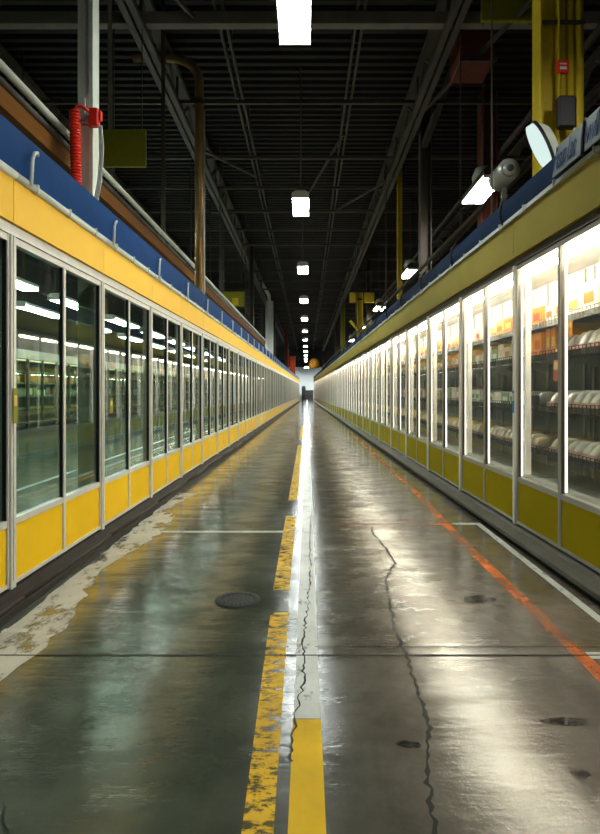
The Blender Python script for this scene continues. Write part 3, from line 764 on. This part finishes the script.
MB().bar((-.1,0,-.2),(-.1,0,-1.95),.07).build('stand',M['steel'],mo)
MB().tube([(-.10,-.33,0),(-.10,-.3,0)],.05,12).build('hub',M['dark'],mo)
vb=thing('valve_body','pale grey valve housing on top of the lit cases by the yellow column','valve',(3.15,6.9,3.04))
MB().lathe([(.0,0),(.12,0),(.12,.06),(.06,.1),(.06,1.0),(.13,1.05),(.15,1.25),(.10,1.38),(0,1.40)],18).build('body',M['col'],vb)
MB().tube([(0,0,1.2),(.3,-.3,1.25),(.6,-.9,1.25)],.05,10).build('outlet',M['col'],vb)
jb=thing('pipe_bracket','rusty orange pipe clamp above the navy valance under the side lamp','clamp',(2.75,10.2,3.04))
MB().bar((0,0,0),(0,0,.95),.05).build('stand',M['steel'],jb)
MB().tube([(-.12,-.15,.95),(.0,.0,1.1),(.18,.1,1.05)],.06,10).build('clamp',M['brown'],jb)

od=thing('dome_shade','round orange dome hanging over the far end of the aisle','shade',(1.05,84,5.05))
MB().lathe([(0,-.1),(.75,-.1),(.82,.1),(.80,.55),(.62,.98),(.3,1.22),(0,1.3)],24).build('shade',M['orange'],od)
MB().bar((0,0,1.3),(0,0,4.75),.05).build('hanger_rod',M['steel'],od)

# ------------------------------------------------------------------ roof steel
def cross(label,yy,z,w,h,grp):
    o=MB().box(-13.98,13.98,yy-w/2,yy+w/2,z,z+h)
    t=thing('roof_girder',label,'roof beam',(0,0,0),0,grp); o.build('beam',M['steel' if grp else 'girder'],t)
    for x in (-9,-3.4,2.9,9): MB().bar((x,yy,z+h),(x,yy,10.02),.06).build('hanger',M['steel'],t)
cross('thick grey roof beam crossing above the nearest aisle lamp',11.9,9.08,.2,.24,None)
k=0
for yy in (15.2,18.8,21.6,24.4,27.2):
    cross('thin roof beam crossing between aisle lamps, %s beyond the thick beam'%ORD[k].replace('nearest','first'),yy,9.12,.08,.09,'thin roof beams'); k+=1
for q in range(22):
    yy=30+3.3*q; cross('faint thin roof beam far beyond the fifth thin beam',yy,9.12,.08,.10,'far thin roof beams')
def longi(label,x,z):
    t=thing('roof_purlin',label,'roof beam',(0,0,0))
    MB().box(x-.10,x-.05,-3.9,END-.1,z,z+.12).build('rail',M['steel'],t); MB().box(x+.05,x+.10,-3.9,END-.1,z,z+.12).build('rail',M['steel'],t)
    for q in range(26): MB().box(x-.1,x+.1,1+q*4,1.06+q*4,z+.12,10.02).build('spacer',M['steel'],t)
longi('twin-rail roof purlin running lengthwise on the unlit side of the lamps',-1.78,9.3)
longi('twin-rail roof purlin running lengthwise on the lit side of the lamps',1.10,9.3)
def truss(label,x):
    t=thing('roof_truss',label,'roof truss',(0,0,0))
    MB().box(x-.16,x-.03,-3.9,END-.1,8.95,9.06).box(x+.03,x+.16,-3.9,END-.1,8.95,9.06).build('bottom_chord',M['steel'],t)
    MB().box(x-.14,x+.14,-3.9,END-.1,9.82,9.95).build('top_chord',M['steel'],t)
    b=MB(); y=-3.5
    while y<END-3:
        b.bar((x,y,9.05),(x,y+1.2,9.85),.06); b.bar((x,y+1.2,9.85),(x,y+2.4,9.05),.06); y+=2.4
    b.build('web',M['steel'],t)
truss('lengthwise roof truss above the unlit row',-3.45); truss('lengthwise roof truss above the lit row',2.95)
for x,lb in ((-7.5,'outer roof truss beyond the neighbouring aisle'),(7.2,'outer roof truss far behind the lit cases')): truss(lb,x)
for q,(a,b_,lb) in enumerate((((-3.4,17.5,9.0),(-1.8,21,9.35),'thin slanting roof brace above the gooseneck pipe'),((1.1,17.5,9.35),(-.2,23,9.0),'thin slanting roof brace beside the second aisle lamp'),
    ((-3.4,10,9.0),(-5.4,16,5.4),'slanting brace behind the grey-green column'),((3.0,20,9.0),(1.1,25,9.3),'thin slanting roof brace above the yellow column'),
    ((4.4,10.5,9.0),(3.0,15.6,9.0),'slanting brace near the rust brown duct'),((-3.5,8.5,9.0),(-2.3,11.8,9.2),'slanting brace just above the grey-green column'))):
    t=thing('roof_brace',lb,'brace',(0,0,0)); MB().bar(a,b_,.07).build('bar',M['steel'],t); 
    v=(Vector(b_)-Vector(a)).normalized(); MB().bbox(a[0]-.08,a[0]+.08,a[1]-.05,a[1]+.05,a[2]-.06,a[2]+.1,.01).build('gusset',M['steel'],t)

# ------------------------------------------------------------------ row of cases across the neighbouring aisle, seen through the dark glass
first=None; BX=-9.6; NB=22
plist=[]
b=MB().box(-.8,.06,0,2.3,0,.30); plist.append(('plinth',b,'dark'))
b=MB().box(-.8,-.75,0,2.3,.3,2.75).box(-.8,.05,0,2.3,2.70,3.0); plist.append(('body',b,'grey_in'))
b=MB().box(-.05,.05,0,.06,.3,2.7).box(-.05,.05,1.13,1.17,.5,2.7).box(-.05,.04,.06,2.3,.48,.54); plist.append(('frame',b,'steel'))
for z in (.95,1.4,1.85,2.25): plist.append(('shelf',MB().box(-.75,-.1,.05,2.28,z,z+.05),'shelf'))
plist.append(('tube_lamp',MB().box(-.09,-.03,.07,2.28,2.63,2.68),'backglow'))
plist.append(('glass_pane',MB().box(0,.006,.06,2.3,.54,2.7),'glass'))
bm_=[(nm,b.mesh(nm,M[mt])) for nm,b,mt in plist]
for q in range(NB):
    t=thing('neighbour_case','dim shelved case seen through the dark glass, %s along the neighbouring aisle'%ORD[q] if q<12 else 'dim far shelved case deep behind the dark glass','glass-door case',(BX,13+q*2.3,0),0,'cases across the neighbouring aisle')
    for nm,me in bm_: inst(nm,me,t)
rq=random.Random(4)
for q in range(7):
    for z in (1.45,1.90):
        y=.12
        while y<2.0:
            wv=rq.uniform(.3,.6); col='orange' if z>1.8 and q in (1,2,3,4) else rq.choice(['tan','brown','cream','green'])
            me=MB().bbox(-.4,0,0,wv,0,rq.uniform(.2,.3),.01).mesh('carton',PROD[col])
            if y+wv<2.25:
                o=inst('carton',me); o.location=(BX-.14,13+q*2.3+y,z+.002); tag(o,'%s carton on the %s shelf of a dim case behind the dark glass'%(col,'upper' if z>1.8 else 'middle'),'carton','cartons behind the dark glass')
            y+=wv+.04

# ------------------------------------------------------------------ camera, world, look
cam=bpy.data.cameras.new('camera'); co=bpy.data.objects.new('camera',cam); C.objects.link(co)
co.location=(0,0,H); co.rotation_euler=(PI/2,0,0)
cam.sensor_fit='VERTICAL'; cam.sensor_height=24; cam.lens=24*F/834
cam.shift_x=-7/834; cam.shift_y=-26/834; cam.clip_end=300; cam.clip_start=.05
sc.camera=co
wl=bpy.data.worlds.new('world'); sc.world=wl; wl.use_nodes=True
bg=wl.node_tree.nodes['Background']; bg.inputs[0].default_value=(.5,.6,.55,1); bg.inputs[1].default_value=.004
sc.view_settings.view_transform='Standard'; sc.view_settings.look='None'; sc.view_settings.exposure=1.3; sc.view_settings.gamma=1
cy=sc.cycles
cy.use_denoising=True; cy.max_bounces=9; cy.diffuse_bounces=4; cy.glossy_bounces=5; cy.transparent_max_bounces=24; cy.transmission_bounces=4
cy.sample_clamp_indirect=6; cy.caustics_reflective=False; cy.caustics_refractive=False
